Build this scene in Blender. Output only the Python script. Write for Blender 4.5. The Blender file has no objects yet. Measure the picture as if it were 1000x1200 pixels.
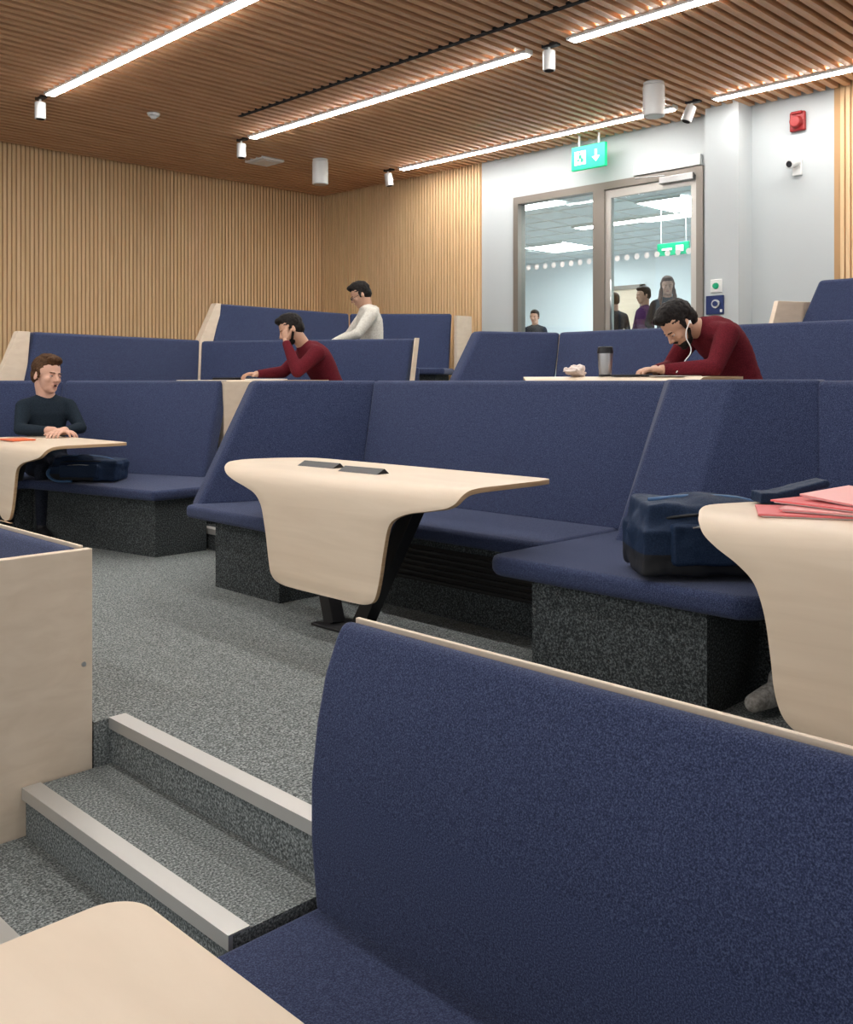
import bpy, bmesh, math, random
from mathutils import Vector, Matrix
random.seed(3)
E = 1.77      # eye height above lowest floor; everything is modelled relative to the eye, then lifted
sc = bpy.context.scene
col = sc.collection

# ---------------------------------------------------------------- materials
def new_mat(name):
    m = bpy.data.materials.new(name); m.use_nodes = True
    nt = m.node_tree; b = nt.nodes['Principled BSDF']
    return m, nt, b
def c4(c): return (c[0], c[1], c[2], 1)
def plain(name, c, rough=.6, metal=0, spec=.4):
    m, nt, b = new_mat(name)
    b.inputs['Base Color'].default_value = c4(c); b.inputs['Roughness'].default_value = rough
    b.inputs['Metallic'].default_value = metal; b.inputs['Specular IOR Level'].default_value = spec
    return m
def speckle(name, cols, scale=120, rough=.95, bump=.3, scale2=None, big=None, sheen=0):
    m, nt, b = new_mat(name)
    tc = nt.nodes.new('ShaderNodeTexCoord')
    n = nt.nodes.new('ShaderNodeTexNoise'); n.inputs['Scale'].default_value = scale
    n.inputs['Detail'].default_value = 3; n.inputs['Roughness'].default_value = .7
    nt.links.new(tc.outputs['Object'], n.inputs['Vector'])
    r = nt.nodes.new('ShaderNodeValToRGB')
    el = r.color_ramp.elements
    k = len(cols)
    el[0].position = .36; el[0].color = c4(cols[0])
    el[1].position = .64; el[1].color = c4(cols[-1])
    for i in range(1, k-1):
        e = el.new(.36+.28*i/(k-1)); e.color = c4(cols[i])
    nt.links.new(n.outputs['Fac'], r.inputs['Fac'])
    nt.links.new(r.outputs['Color'], b.inputs['Base Color'])
    b.inputs['Roughness'].default_value = rough
    b.inputs['Specular IOR Level'].default_value = .15
    if sheen:
        b.inputs['Sheen Weight'].default_value = sheen
    bp = nt.nodes.new('ShaderNodeBump'); bp.inputs['Strength'].default_value = bump
    bp.inputs['Distance'].default_value = .004
    nt.links.new(n.outputs['Fac'], bp.inputs['Height']); nt.links.new(bp.outputs['Normal'], b.inputs['Normal'])
    return m
def wood(name, c1, c2, vec=(1, 1, 1), scale=6, rough=.45):
    m, nt, b = new_mat(name)
    tc = nt.nodes.new('ShaderNodeTexCoord'); mp = nt.nodes.new('ShaderNodeMapping')
    mp.inputs['Scale'].default_value = vec
    n = nt.nodes.new('ShaderNodeTexNoise'); n.inputs['Scale'].default_value = scale
    n.inputs['Detail'].default_value = 5; n.inputs['Distortion'].default_value = .6
    nt.links.new(tc.outputs['Object'], mp.inputs['Vector']); nt.links.new(mp.outputs['Vector'], n.inputs['Vector'])
    r = nt.nodes.new('ShaderNodeValToRGB')
    r.color_ramp.elements[0].position = .3; r.color_ramp.elements[0].color = c4(c1)
    r.color_ramp.elements[1].position = .7; r.color_ramp.elements[1].color = c4(c2)
    nt.links.new(n.outputs['Fac'], r.inputs['Fac']); nt.links.new(r.outputs['Color'], b.inputs['Base Color'])
    b.inputs['Roughness'].default_value = rough; b.inputs['Specular IOR Level'].default_value = .35
    return m
def emit(name, c, s):
    m, nt, b = new_mat(name)
    b.inputs['Base Color'].default_value = c4(c)
    b.inputs['Emission Color'].default_value = c4(c); b.inputs['Emission Strength'].default_value = s
    return m

M_blue = speckle('blue_wool_fabric', [(.015, .021, .052), (.031, .042, .096), (.074, .094, .175)], 280, sheen=.1)
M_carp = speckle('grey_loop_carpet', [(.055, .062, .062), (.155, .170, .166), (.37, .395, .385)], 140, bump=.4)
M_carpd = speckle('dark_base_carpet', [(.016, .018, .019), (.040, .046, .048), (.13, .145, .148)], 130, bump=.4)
M_ply = wood('maple_ply', (.65, .53, .40), (.72, .60, .465), (1.5, .35, 4), 5)
M_plyedge = wood('ply_edge', (.42, .27, .15), (.55, .38, .22), (1, 1, 12), 8)
M_bat = wood('oak_batten', (.70, .47, .25), (.82, .58, .33), (8, 8, .6), 3, .5)
M_batback = plain('oak_batten_back', (.50, .30, .145), .7)
M_slat = wood('ceiling_slat_wood', (.56, .31, .16), (.72, .43, .24), (.5, 12, 3), 3, .5)
M_dark = plain('dark_void', (.012, .010, .009), .9)
M_metal = plain('brushed_aluminium', (.55, .53, .49), .38, .75)
M_nos = plain('nosing_aluminium', (.56, .55, .52), .42, .55)
M_black = plain('black_powdercoat', (.008, .008, .010), .4)
M_white = plain('white_paint', (.52, .555, .56), .6)
M_whitep = plain('white_plastic', (.8, .8, .78), .4)
M_frame = plain('bronze_grey_frame', (.26, .23, .20), .4, .5)
M_light = emit('led_diffuser', (1, .98, .955), 56)
M_foyl = emit('foyer_panel', (1, 1, 1), 30)
M_green = plain('exit_green', (.0, .35, .16), .5); 
M_greenE = emit('exit_green_lit', (.0, .45, .19), .7)
M_whiteE = emit('exit_pictogram', (.85, 1, .9), 1.0)
M_red = plain('alarm_red', (.30, .012, .012), .4)
M_skin = plain('skin', (.62, .36, .26), .5)
M_skin2 = plain('skin_olive', (.52, .30, .20), .5)
M_lip = plain('lips', (.40, .16, .13), .5)
M_eye = plain('eye_white', (.55, .50, .47), .3)
M_iris = plain('iris', (.03, .018, .01), .2)
M_hairbr = speckle('brown_hair', [(.04, .018, .008), (.10, .05, .022)], 90, .6)
M_hairch = speckle('chestnut_hair', [(.06, .022, .010), (.15, .06, .025)], 60, .6)
M_hairbk = speckle('black_hair', [(.006, .005, .005), (.02, .016, .014)], 90, .6)
M_navy = speckle('navy_knit', [(.008, .014, .022), (.020, .030, .042)], 150)
M_maroon = speckle('maroon_knit', [(.075, .007, .012), (.14, .014, .022)], 150)
M_cream = speckle('cream_hoodie', [(.56, .53, .46), (.72, .69, .62)], 60)
M_jean = speckle('dark_denim', [(.008, .01, .018), (.03, .035, .05)], 150)
M_coat = speckle('dark_coat', [(.01, .012, .018), (.03, .034, .045)], 80)
M_purple = speckle('purple_top', [(.05, .015, .06), (.10, .03, .11)], 80)
M_shoe = plain('shoe_black', (.01, .01, .012), .5)
M_shoegr = speckle('shoe_grey', [(.25, .24, .22), (.5, .48, .45)], 60)
M_bag = speckle('backpack_nylon', [(.008, .018, .045), (.018, .035, .075)], 200, .6)
M_bagk = plain('backpack_black', (.008, .009, .012), .6)
M_pink = plain('pink_folder', (.75, .17, .17), .35)
M_pink2 = plain('pale_pink_folder', (.80, .36, .34), .35)
M_paper = plain('paper', (.85, .8, .74), .7)
M_orange = plain('orange_card', (.75, .16, .06), .6)
M_steel = plain('steel', (.5, .5, .5), .3, .9)
M_bluepan = plain('blue_panel', (.006, .02, .11), .3)
M_foyw = plain('foyer_wall', (.78, .84, .86), .7)
M_foyc = plain('foyer_ceiling', (.72, .78, .80), .8)
M_foyf = speckle('foyer_floor_vinyl', [(.42, .43, .43), (.5, .51, .5)], 30, .4)
def glassmat():
    m = bpy.data.materials.new('door_glass'); m.use_nodes = True; nt = m.node_tree
    nt.nodes.clear()
    o = nt.nodes.new('ShaderNodeOutputMaterial'); mx = nt.nodes.new('ShaderNodeMixShader')
    t = nt.nodes.new('ShaderNodeBsdfTransparent'); g = nt.nodes.new('ShaderNodeBsdfGlossy')
    t.inputs['Color'].default_value = (.90, .96, .97, 1); g.inputs['Roughness'].default_value = .02
    mx.inputs['Fac'].default_value = .05
    nt.links.new(t.outputs[0], mx.inputs[1]); nt.links.new(g.outputs[0], mx.inputs[2]); nt.links.new(mx.outputs[0], o.inputs[0])
    return m
M_glass = glassmat()

# ---------------------------------------------------------------- mesh helpers
def mk(name, verts, faces, mat, bevel=0, segs=3, smooth=False, recalc=True):
    c = Vector((0, 0, 0))
    lo = Vector([min(v[i] for v in verts) for i in range(3)]); hi = Vector([max(v[i] for v in verts) for i in range(3)])
    c = (lo+hi)/2
    me = bpy.data.meshes.new(name)
    me.from_pydata([Vector(v)-c for v in verts], [], faces); me.update()
    if recalc:
        bm = bmesh.new(); bm.from_mesh(me); bmesh.ops.recalc_face_normals(bm, faces=bm.faces); bm.to_mesh(me); bm.free()
    ob = bpy.data.objects.new(name, me); ob.location = c
    col.objects.link(ob); me.materials.append(mat)
    if bevel:
        b = ob.modifiers.new('bev', 'BEVEL'); b.width = bevel; b.segments = segs; b.limit_method = 'ANGLE'; b.angle_limit = math.radians(25)
    if smooth or bevel:
        for p in me.polygons: p.use_smooth = True
        if bevel:
            w = ob.modifiers.new('wn', 'WEIGHTED_NORMAL')
    return ob
def loft(name, bot, top, mat, bevel=0, segs=3):
    n = len(bot); v = list(bot)+list(top)
    f = [tuple(range(n-1, -1, -1)), tuple(range(n, 2*n))]
    for i in range(n):
        j = (i+1) % n; f.append((i, j, n+j, n+i))
    return mk(name, v, f, mat, bevel, segs)
def prism(name, poly, z0, z1, mat, bevel=0, segs=3):
    return loft(name, [(x, y, z0) for x, y in poly], [(x, y, z1) for x, y in poly], mat, bevel, segs)
def box(name, x0, x1, y0, y1, z0, z1, mat, bevel=0, segs=2):
    return prism(name, [(x0, y0), (x1, y0), (x1, y1), (x0, y1)], z0, z1, mat, bevel, segs)
def boxes(name, lst, mat):
    v = []; f = []
    for (x0, x1, y0, y1, z0, z1) in lst:
        b = len(v)
        v += [(x0, y0, z0), (x1, y0, z0), (x1, y1, z0), (x0, y1, z0), (x0, y0, z1), (x1, y0, z1), (x1, y1, z1), (x0, y1, z1)]
        f += [(b+3, b+2, b+1, b), (b+4, b+5, b+6, b+7), (b, b+1, b+5, b+4), (b+1, b+2, b+6, b+5), (b+2, b+3, b+7, b+6), (b+3, b, b+4, b+7)]
    return mk(name, v, f, mat)
def extr(name, prof, y0, y1, mat, bevel=0, segs=3):
    """profile in X-Z extruded along Y"""
    return loft(name, [(x, y0, z) for x, z in prof], [(x, y1, z) for x, z in prof], mat, bevel, segs)
def cyl(name, p0, p1, r0, r1, mat, n=24, bevel=0):
    p0 = Vector(p0); p1 = Vector(p1); d = (p1-p0).normalized()
    a = d.orthogonal().normalized(); b = d.cross(a)
    bot = [p0+(a*math.cos(t)+b*math.sin(t))*r0 for t in [2*math.pi*i/n for i in range(n)]]
    top = [p1+(a*math.cos(t)+b*math.sin(t))*r1 for t in [2*math.pi*i/n for i in range(n)]]
    o = loft(name, bot, top, mat, bevel, 2)
    if not bevel:
        for p in o.data.polygons:
            if len(p.vertices) == 4: p.use_smooth = True
    return o
def beam(name, p0, p1, w, t, mat, side=Vector((1, 0, 0))):
    p0 = Vector(p0); p1 = Vector(p1); d = (p1-p0).normalized()
    a = (side-d*side.dot(d)).normalized(); b = d.cross(a)
    q = [(-1, -1), (1, -1), (1, 1), (-1, 1)]
    return loft(name, [p0+a*w/2*i+b*t/2*j for i, j in q], [p1+a*w/2*i+b*t/2*j for i, j in q], mat, .004, 2)
def tube(name, pts, r, mat):
    cu = bpy.data.curves.new(name, 'CURVE'); cu.dimensions = '3D'; cu.bevel_depth = r; cu.bevel_resolution = 2
    s = cu.splines.new('BEZIER'); s.bezier_points.add(len(pts)-1)
    for i, p in enumerate(pts):
        s.bezier_points[i].co = p; s.bezier_points[i].handle_left_type = 'AUTO'; s.bezier_points[i].handle_right_type = 'AUTO'
    o = bpy.data.objects.new(name, cu); col.objects.link(o); cu.materials.append(mat)
    return o
def group(name, kids, loc=None):
    e = bpy.data.objects.new(name, None); e.empty_display_size = .1
    if loc is None:
        loc = sum((k.location for k in kids), Vector((0, 0, 0)))/len(kids)
        loc = Vector(loc)
    e.location = loc; col.objects.link(e)
    for k in kids:
        k.parent = e; k.matrix_parent_inverse = Matrix.Translation(-Vector(loc))
    return e
def slab(name, b0, b1, t0, t1, off, mat, bevel=.03):
    """leaning panel: bottom edge b0-b1, top edge t0-t1 (front face), off = vector to the rear face"""
    o = Vector(off)
    f = [Vector(b0), Vector(b1), Vector(t1), Vector(t0)]
    return loft(name, f, [p+o for p in f], mat, bevel)

FA, FB, FC, F0 = -1.166, -.74, -.30, -1.77
SA, SB, SC_, S0 = -.72, -.29, .15, -1.32
TA, TB, TC = 0.0, .42, .88
H = 2.9

# ---------------------------------------------------------------- room shell
XW, YW = 9.75, 12.1
prism('floor', [(-3.5, -4), (.71, -4), (.71, YW), (-3.5, YW)], F0-.1, F0, M_carp)
g = []
g.append(prism('tier_lower_infill', [(.71, -4), (1.61, -4), (1.61, 2.0), (.71, 2.0)], F0-.1, F0, M_carp))
g.append(prism('tier_lower_infill_b', [(.71, 3.16), (1.54, 3.16), (1.54, YW), (.71, YW)], F0-.1, F0, M_carp))
g.append(prism('tier_a', [(1.61, -4), (4.35, -4), (4.35, YW), (1.545, YW), (1.545, 3.15), (1.61, 3.15)], F0-.1, FA, M_carp))
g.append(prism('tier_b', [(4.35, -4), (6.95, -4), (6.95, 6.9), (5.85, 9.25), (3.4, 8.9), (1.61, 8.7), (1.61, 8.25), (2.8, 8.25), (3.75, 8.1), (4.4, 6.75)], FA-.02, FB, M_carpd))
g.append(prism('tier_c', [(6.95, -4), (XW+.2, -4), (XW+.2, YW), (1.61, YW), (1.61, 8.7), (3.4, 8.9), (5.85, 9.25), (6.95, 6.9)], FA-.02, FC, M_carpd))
group('floor_tiers', g)
# walls
box('wall_left', 0, XW+.2, YW, YW+.15, F0, 3.1, M_batback)
box('wall_back', XW, XW+.2, 8.70, YW, F0, 3.1, M_batback)
g = [box('header', XW, XW+.2, 5.42, 8.7, 2.37, 3.1, M_white), box('pier_left', XW, XW+.2, 8.13, 8.7, FC, 2.37, M_white),
     box('pier_right', XW, XW+.2, 3.99, 5.42, FC, 3.1, M_white), box('column', 9.45, XW, 4.86, 5.24, FC, 3.1, M_white)]
group('wall_door_side', g)
box('wall_right', XW, XW+.2, -4, 3.99, FC, 3.1, M_batback)
PB, WB, DB = .056, .038, .018
bat = []
y = 8.72
while y < YW: bat.append((XW-DB, XW, y, y+WB, FC, 2.98)); y += PB
y = -3.9
while y < 3.9: bat.append((XW-DB, XW, y, y+WB, FC, 2.98)); y += PB
boxes('trim_back_battens', bat, M_bat)
bat = []
x = .05
while x < XW: bat.append((x, x+WB, YW-DB, YW, -1.1, 2.98)); x += PB
boxes('trim_left_battens', bat, M_bat)
# ceiling
box('ceiling', -3.5, XW+.2, -4, YW+.15, 3.04, 3.14, M_dark)
sl = []
y = -3.95
while y < YW-.05:
    sl.append((-3.4, XW-.06, y, y+.062, H, H+.08)); y += .125
boxes('ceiling_slats', sl, M_slat)
box('trim_ceiling_gap', 6.07, 6.12, -4, 9.0, H-.006, H+.02, M_dark)

# light bars
for X in (9.15, 6.7, 4.25, 1.8, -.65):
    for (y0, y1) in ((5.45, 9.62), (.75, 4.95)):
        kids = [box('diffuser', X-.04, X+.04, y0, y1, H-.03, H-.006, M_light),
                boxes('housing', [(X-.05, X-.04, y0-.01, y1+.01, H-.022, H+.02), (X+.04, X+.05, y0-.01, y1+.01, H-.022, H+.02), (X-.05, X+.05, y0-.03, y0-.002, H-.022, H+.02), (X-.05, X+.05, y1+.002, y1+.03, H-.022, H+.02)], M_whitep)]
        group('linear_ceiling_light', kids)
def spot(X, Y, tilt=(0, 0)):
    a = Vector((X, Y, H-.05)); d = Vector((tilt[0], tilt[1], -1)).normalized()
    k = [box('mount', X-.03, X+.03, Y-.10, Y+.06, H-.02, H+.01, M_black), cyl('stem', (X, Y, H), a, .012, .012, M_whitep, 10),
         cyl('can', a, a+d*.17, .055, .055, M_whitep, 24, .006), cyl('lens', a+d*.165, a+d*.173, .042, .042, M_dark, 20)]
    group('ceiling_spotlight', k)
spot(4.25, 9.85); spot(6.7, 9.85); spot(9.1, 9.85, (.1, -.1)); spot(6.7, 5.2); spot(9.1, 5.2, (-.3, .25)); 
for (X, Y) in ((8.26, 5.13), (8.03, 10.0)):
    k = [cyl('rose', (X, Y, H-.03), (X, Y, H), .1, .1, M_whitep, 24), cyl('body', (X, Y, H-.33), (X, Y, H-.03), .105, .105, M_whitep, 32, .01), cyl('grille', (X, Y, H-.335), (X, Y, H-.329), .085, .085, M_metal, 24)]
    group('pendant_speaker', k)
group('smoke_detector', [cyl('base', (5.37, 9.56, H-.03), (5.37, 9.56, H), .06, .07, M_whitep), cyl('sensor', (5.37, 9.56, H-.06), (5.37, 9.56, H-.03), .025, .045, M_whitep)])
group('ceiling_cassette', [box('plate', 7.4, 7.75, 10.4, 10.8, H-.02, H+.02, M_whitep, .005), box('inner', 7.47, 7.68, 10.47, 10.73, H-.026, H-.018, M_paper)])

# ---------------------------------------------------------------- door / glazing
g = []
zt = 2.37
g.append(boxes('frame', [(XW-.03, XW+.12, 5.42, 8.13, zt-.09, zt), (XW-.03, XW+.12, 8.05, 8.13, FC, zt-.09), (XW-.03, XW+.12, 5.42, 5.50, FC, zt-.09),
                         (XW-.03, XW+.12, 6.72, 6.88, FC, zt-.09)], M_frame))
g.append(box('glass', XW+.04, XW+.05, 6.88, 8.05, FC+.05, zt-.09, M_glass))
group('window_1', g)
g = [boxes('leaf_frame', [(XW, XW+.06, 5.50, 6.72, zt-.19, zt-.10), (XW, XW+.06, 5.50, 5.58, FC+.02, zt-.19), (XW, XW+.06, 6.64, 6.72, FC+.02, zt-.19), (XW, XW+.06, 5.58, 6.64, FC+.02, FC+.2)], M_metal),
     box('glass', XW+.025, XW+.035, 5.58, 6.64, FC+.2, zt-.19, M_glass),
     box('closer', XW-.07, XW, 5.52, 5.95, zt-.14, zt-.06, M_steel, .01),
     beam('closer_arm', (XW-.1, 5.85, zt-.06), (XW-.16, 6.2, zt-.05), .03, .012, M_steel),
     cyl('pull_handle', (XW-.06, 6.6, .6), (XW-.06, 6.6, 1.2), .014, .014, M_steel, 12)]
group('door_1', g)
v = []; f = []
y = 5.62
while y < 8.0:
    if not (6.66 < y < 6.92):
        b = len(v)
        for i in range(14):
            a = 2*math.pi*i/14; v.append((XW+.02, y+.035*math.cos(a), 1.45+.035*math.sin(a)))
        f.append(tuple(range(b, b+14)))
    y += .135
mk('glass_manifestation_dots', v, f, M_whitep)
box('door_header_panel', XW-.05, XW-.001, 5.44, 6.3, 2.38, 2.5, M_whitep, .005)

# foyer beyond the door
FX = 16.0
box('floor_foyer', XW+.2, FX, 3, 16.5, FC-.15, FC-.05, M_foyf)
box('ceiling_foyer', XW+.2, FX, 3, 16.5, 2.45, 2.55, M_foyc)
box('wall_foyer_far', FX, FX+.1, 3, 16.5, FC, 2.5, M_foyw)
box('wall_foyer_side', XW+.2, FX, 16.5, 16.6, FC, 2.5, M_foyw)
box('wall_foyer_end', XW+.2, FX, 2.9, 3.0, FC, 2.5, M_foyw)
for (X, Y, a, b) in ((14.3, 10.9, .45, .45), (11.95, 7.05, .5, .35), (12.7, 8.3, .12, 1.0), (13.5, 6.0, .4, .4), (12.4, 11.3, .3, .3), (10.6, 8.6, .2, .5)):
    group('foyer_ceiling_panel_light', [box('panel', X-a, X+a, Y-b, Y+b, 2.43, 2.449, M_foyl), boxes('rim', [(X-a-.03, X-a, Y-b, Y+b, 2.42, 2.45), (X+a, X+a+.03, Y-b, Y+b, 2.42, 2.45)], M_whitep)])
tl = []
for i in range(11): tl.append((XW+.3+i*.6, XW+.32+i*.6, 3, 16.4, 2.44, 2.449))
for i in range(22): tl.append((XW+.2, FX, 3.2+i*.6, 3.22+i*.6, 2.44, 2.449))
boxes('trim_foyer_ceiling_grid', tl, M_whitep)
g = [box('leaf', FX-.05, FX-.01, 10.2, 11.0, FC-.05, 1.75, M_ply), boxes('frame', [(FX-.07, FX-.001, 10.12, 10.2, FC-.05, 1.83), (FX-.07, FX-.001, 11.0, 11.08, FC-.05, 1.83), (FX-.07, FX-.001, 10.12, 11.08, 1.75, 1.83)], M_frame)]
group('door_2', g)
group('foyer_exit_sign', [box('plate', 12.0, 12.03, 6.9, 7.4, 1.75, 1.92, M_green, .004), boxes('marks', [(11.99, 12.0, 6.98, 7.1, 1.79, 1.88), (11.99, 12.0, 7.16, 7.32, 1.82, 1.85)], M_whitep), boxes('hangers', [(12.01, 12.02, 6.95, 6.96, 1.92, 2.45), (12.01, 12.02, 7.34, 7.35, 1.92, 2.45)], M_steel)])

# exit sign, alarm, camera, access panel
Y0 = 6.76; Xs = 9.45
g = [box('body', Xs, Xs+.05, Y0-.24, Y0+.24, 2.50, 2.78, M_greenE, .006)]
g.append(boxes('pictogram', [(Xs-.004, Xs, Y0+.03, Y0+.19, 2.56, 2.72)], M_whiteE))
g.append(boxes('running_man', [(Xs-.007, Xs-.004, Y0+.10, Y0+.125, 2.68, 2.705), (Xs-.007, Xs-.004, Y0+.085, Y0+.13, 2.63, 2.675), (Xs-.007, Xs-.004, Y0+.06, Y0+.10, 2.585, 2.635), (Xs-.007, Xs-.004, Y0+.12, Y0+.155, 2.60, 2.625)], M_green))
v = [(Xs-.004, Y0-.115, 2.57), (Xs-.004, Y0-.06, 2.63), (Xs-.004, Y0-.10, 2.63), (Xs-.004, Y0-.10, 2.71), (Xs-.004, Y0-.13, 2.71), (Xs-.004, Y0-.13, 2.63), (Xs-.004, Y0-.17, 2.63)]
g.append(mk('arrow', v, [tuple(range(7))], M_whiteE))
g.append(boxes('bracket', [(Xs+.015, Xs+.035, Y0-.15, Y0-.13, 2.78, H+.02), (Xs+.015, Xs+.035, Y0+.13, Y0+.15, 2.78, H+.02)], M_whitep))
group('exit_sign', g)
group('fire_alarm_sounder', [box('base', XW-.05, XW, 4.27, 4.43, 2.55, 2.75, M_red, .015), cyl('horn', (XW-.05, 4.35, 2.64), (XW-.11, 4.35, 2.64), .065, .055, M_red, 28, .01), box('strobe', XW-.07, XW-.04, 4.29, 4.41, 2.72, 2.75, M_red, .01)])
group('security_camera', [box('bracket', XW-.03, XW, 4.31, 4.41, 2.10, 2.26, M_whitep, .008), cyl('body', (XW-.03, 4.36, 2.24), (XW-.16, 4.38, 2.2), .045, .05, M_whitep, 24, .006), cyl('lens', (XW-.155, 4.38, 2.2), (XW-.165, 4.38, 2.198), .035, .03, M_black)])
group('wall_access_control_panel', [box('plate', 9.425, 9.452, 5.02, 5.22, .70, .90, M_bluepan, .006), cyl('dial', (9.425, 5.10, .81), (9.405, 5.10, .81), .045, .045, M_steel, 28), cyl('hub', (9.405, 5.10, .81), (9.395, 5.10, .81), .028, .028, M_bluepan, 20), boxes('label', [(9.412, 9.425, 5.03, 5.05, .72, .75)], M_paper)])
group('door_release_button', [box('plate', 9.43, 9.452, 5.04, 5.17, .93, 1.07, M_whitep, .006), cyl('button', (9.43, 5.105, 1.0), (9.41, 5.105, 1.0), .035, .03, M_green, 24)])

# ---------------------------------------------------------------- steps
def steps(name, X, Y0_, Y1, ztop, rise, tread, n, zbase, mat):
    """X = nosing of the top landing; goes down toward -X"""
    k = []
    for i in range(n):
        xt = X-tread*(i+1); zt_ = ztop-rise*(i+1)
        if zt_ <= zbase+.02: break
        k.append(box('tread', xt, xt+tread, Y0_, Y1, zbase-.05, zt_, mat))
    for i in range(n+1):
        xt = X-tread*i; zt_ = ztop-rise*i
        if zt_ <= zbase+.02: break
        pr = [(xt-.014, zt_-.032), (xt-.014, zt_+.006), (xt+.048, zt_+.006), (xt+.048, zt_+.001), (xt-.001, zt_+.001), (xt-.001, zt_-.032)]
        k.append(loft('nosing', [(a, Y0_, b) for a, b in pr], [(a, Y1, b) for a, b in pr], M_nos))
    group(name, k)
steps('carpeted_steps', 1.61, 1.96, 3.145, FA, .154, .30, 3, F0, M_carp)
steps('carpeted_steps', 4.33, 5.0, 6.0, FB, .142, .32, 3, FA, M_carpd)
steps('carpeted_steps', 6.95, 5.7, 6.9, FC, .145, .30, 3, FB, M_carpd)

# ---------------------------------------------------------------- foreground benches
prof = [(1.53, -1.34), (1.512, -1.15), (1.512, -1.0), (1.53, -.86), (1.558, -.74), (1.595, -.655), (1.615, -.622), (1.655, -.622), (1.655, -1.34)]
def fgbench(y0, y1, dx=0, dz=0):
    k = [extr('back_cushion', [(x+dx, z+dz) for x, z in prof], y0, y1, M_blue, .028, 4),
         box('ply_back', 1.657+dx, 1.670+dx, y0+.0, y1-.012, F0, -.616+dz, M_ply, .002)]
    k.append(box('seat', 1.08+dx, 1.56+dx, y0, y1, S0-.09, S0, M_blue, .025, 3))
    k.append(box('seat_base', 1.16+dx, 1.60+dx, y0, y1-.04, F0, S0-.09, M_carpd))
    return k
group('upholstered_bench', fgbench(-2.6, 1.93))
k = fgbench(3.20, 7.0, -.14, .05)
pp = [(1.54, -.572), (.60, -.572), (.60, -1.77), (.86, -1.77), (1.31, -1.49), (1.54, -1.365)]
k.append(loft('end_panel', [(x, 3.15, z) for x, z in pp], [(x, 3.185, z) for x, z in pp], M_ply, .004, 2))
k.append(box('plinth', .65, 1.52, 3.19, 3.198, F0, -.9, M_black))
k.append(cyl('screw', (1.508, 3.146, -.96), (1.508, 3.15, -.96), .008, .008, M_steel, 16))
group('upholstered_bench', k)

# ---------------------------------------------------------------- row A main booth
Z0 = SA-.02
k = []
k.append(slab('back_cushion', (4.0, 2.60, Z0), (4.0, 4.62, Z0), (4.24, 2.52, TA), (4.24, 4.74, TA), (.14, 0, 0), M_blue))
k.append(slab('wing_cushion', (3.06, 4.95, Z0), (4.06, 4.60, Z0), (3.50, 4.98, TA), (4.30, 4.74, TA), (.03, .13, 0), M_blue))
k.append(prism('seat_centre', [(3.40, 2.69), (4.08, 2.69), (4.08, 4.68), (3.40, 4.10)], SA-.075, SA, M_blue, .025))
k.append(prism('seat_left', [(2.98, 4.10), (3.39, 4.10), (4.06, 4.68), (3.1, 5.02), (3.0, 4.98)], SA-.075, SA, M_blue, .025))
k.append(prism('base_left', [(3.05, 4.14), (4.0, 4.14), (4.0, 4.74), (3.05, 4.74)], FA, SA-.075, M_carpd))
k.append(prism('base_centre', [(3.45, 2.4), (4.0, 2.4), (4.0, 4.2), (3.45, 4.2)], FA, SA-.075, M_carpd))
gr = [(3.43, 3.45, 2.55, 4.12, -1.0+.028*i, -1.0+.028*i+.010) for i in range(6)]
k.append(boxes('vent_grille', gr, M_black))
k.append(box('vent_panel', 3.442, 3.4495, 2.5, 4.13, -1.01, -.83, M_dark))
k.append(box('rear_ply', 4.385, 4.41, 2.5, 5.1, FB, -.01, M_ply))
group('booth_bench', k)
# wedge + right booth
k = []
k.append(loft('wedge_cushion', [(3.7, 2.17, Z0), (3.7, 2.51, Z0), (4.02, 2.64, Z0), (4.38, 2.64, Z0), (4.38, 1.70, Z0), (4.0, 1.69, Z0)],
              [(4.05, 2.105, TA+.005), (4.05, 2.43, TA+.005), (4.22, 2.56, TA+.005), (4.38, 2.56, TA+.005), (4.38, 1.82, TA+.005), (4.25, 1.80, TA+.005)], M_blue, .02))
k.append(slab('back_cushion', (4.0, -.8, Z0), (4.0, 1.72, Z0), (4.24, -.8, TA), (4.24, 1.82, TA), (.14, 0, 0), M_blue))
k.append(prism('seat_wedge', [(3.02, 1.56), (3.08, 1.49), (3.45, 1.49), (4.1, 1.6), (4.1, 2.68), (3.06, 2.68), (3.02, 2.62)], SA-.085, SA, M_blue, .03))
k.append(prism('seat_centre', [(3.40, -.8), (4.08, -.8), (4.08, 1.58), (3.46, 1.48), (3.40, 1.48)], SA-.075, SA, M_blue, .025))
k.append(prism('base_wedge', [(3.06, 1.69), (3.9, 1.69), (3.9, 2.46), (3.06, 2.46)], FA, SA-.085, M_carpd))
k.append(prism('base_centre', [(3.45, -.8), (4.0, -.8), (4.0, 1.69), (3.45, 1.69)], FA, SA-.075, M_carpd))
k.append(box('rear_ply', 4.385, 4.41, -.8, 2.5, FB, -.01, M_ply))
group('booth_bench', k)

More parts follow.
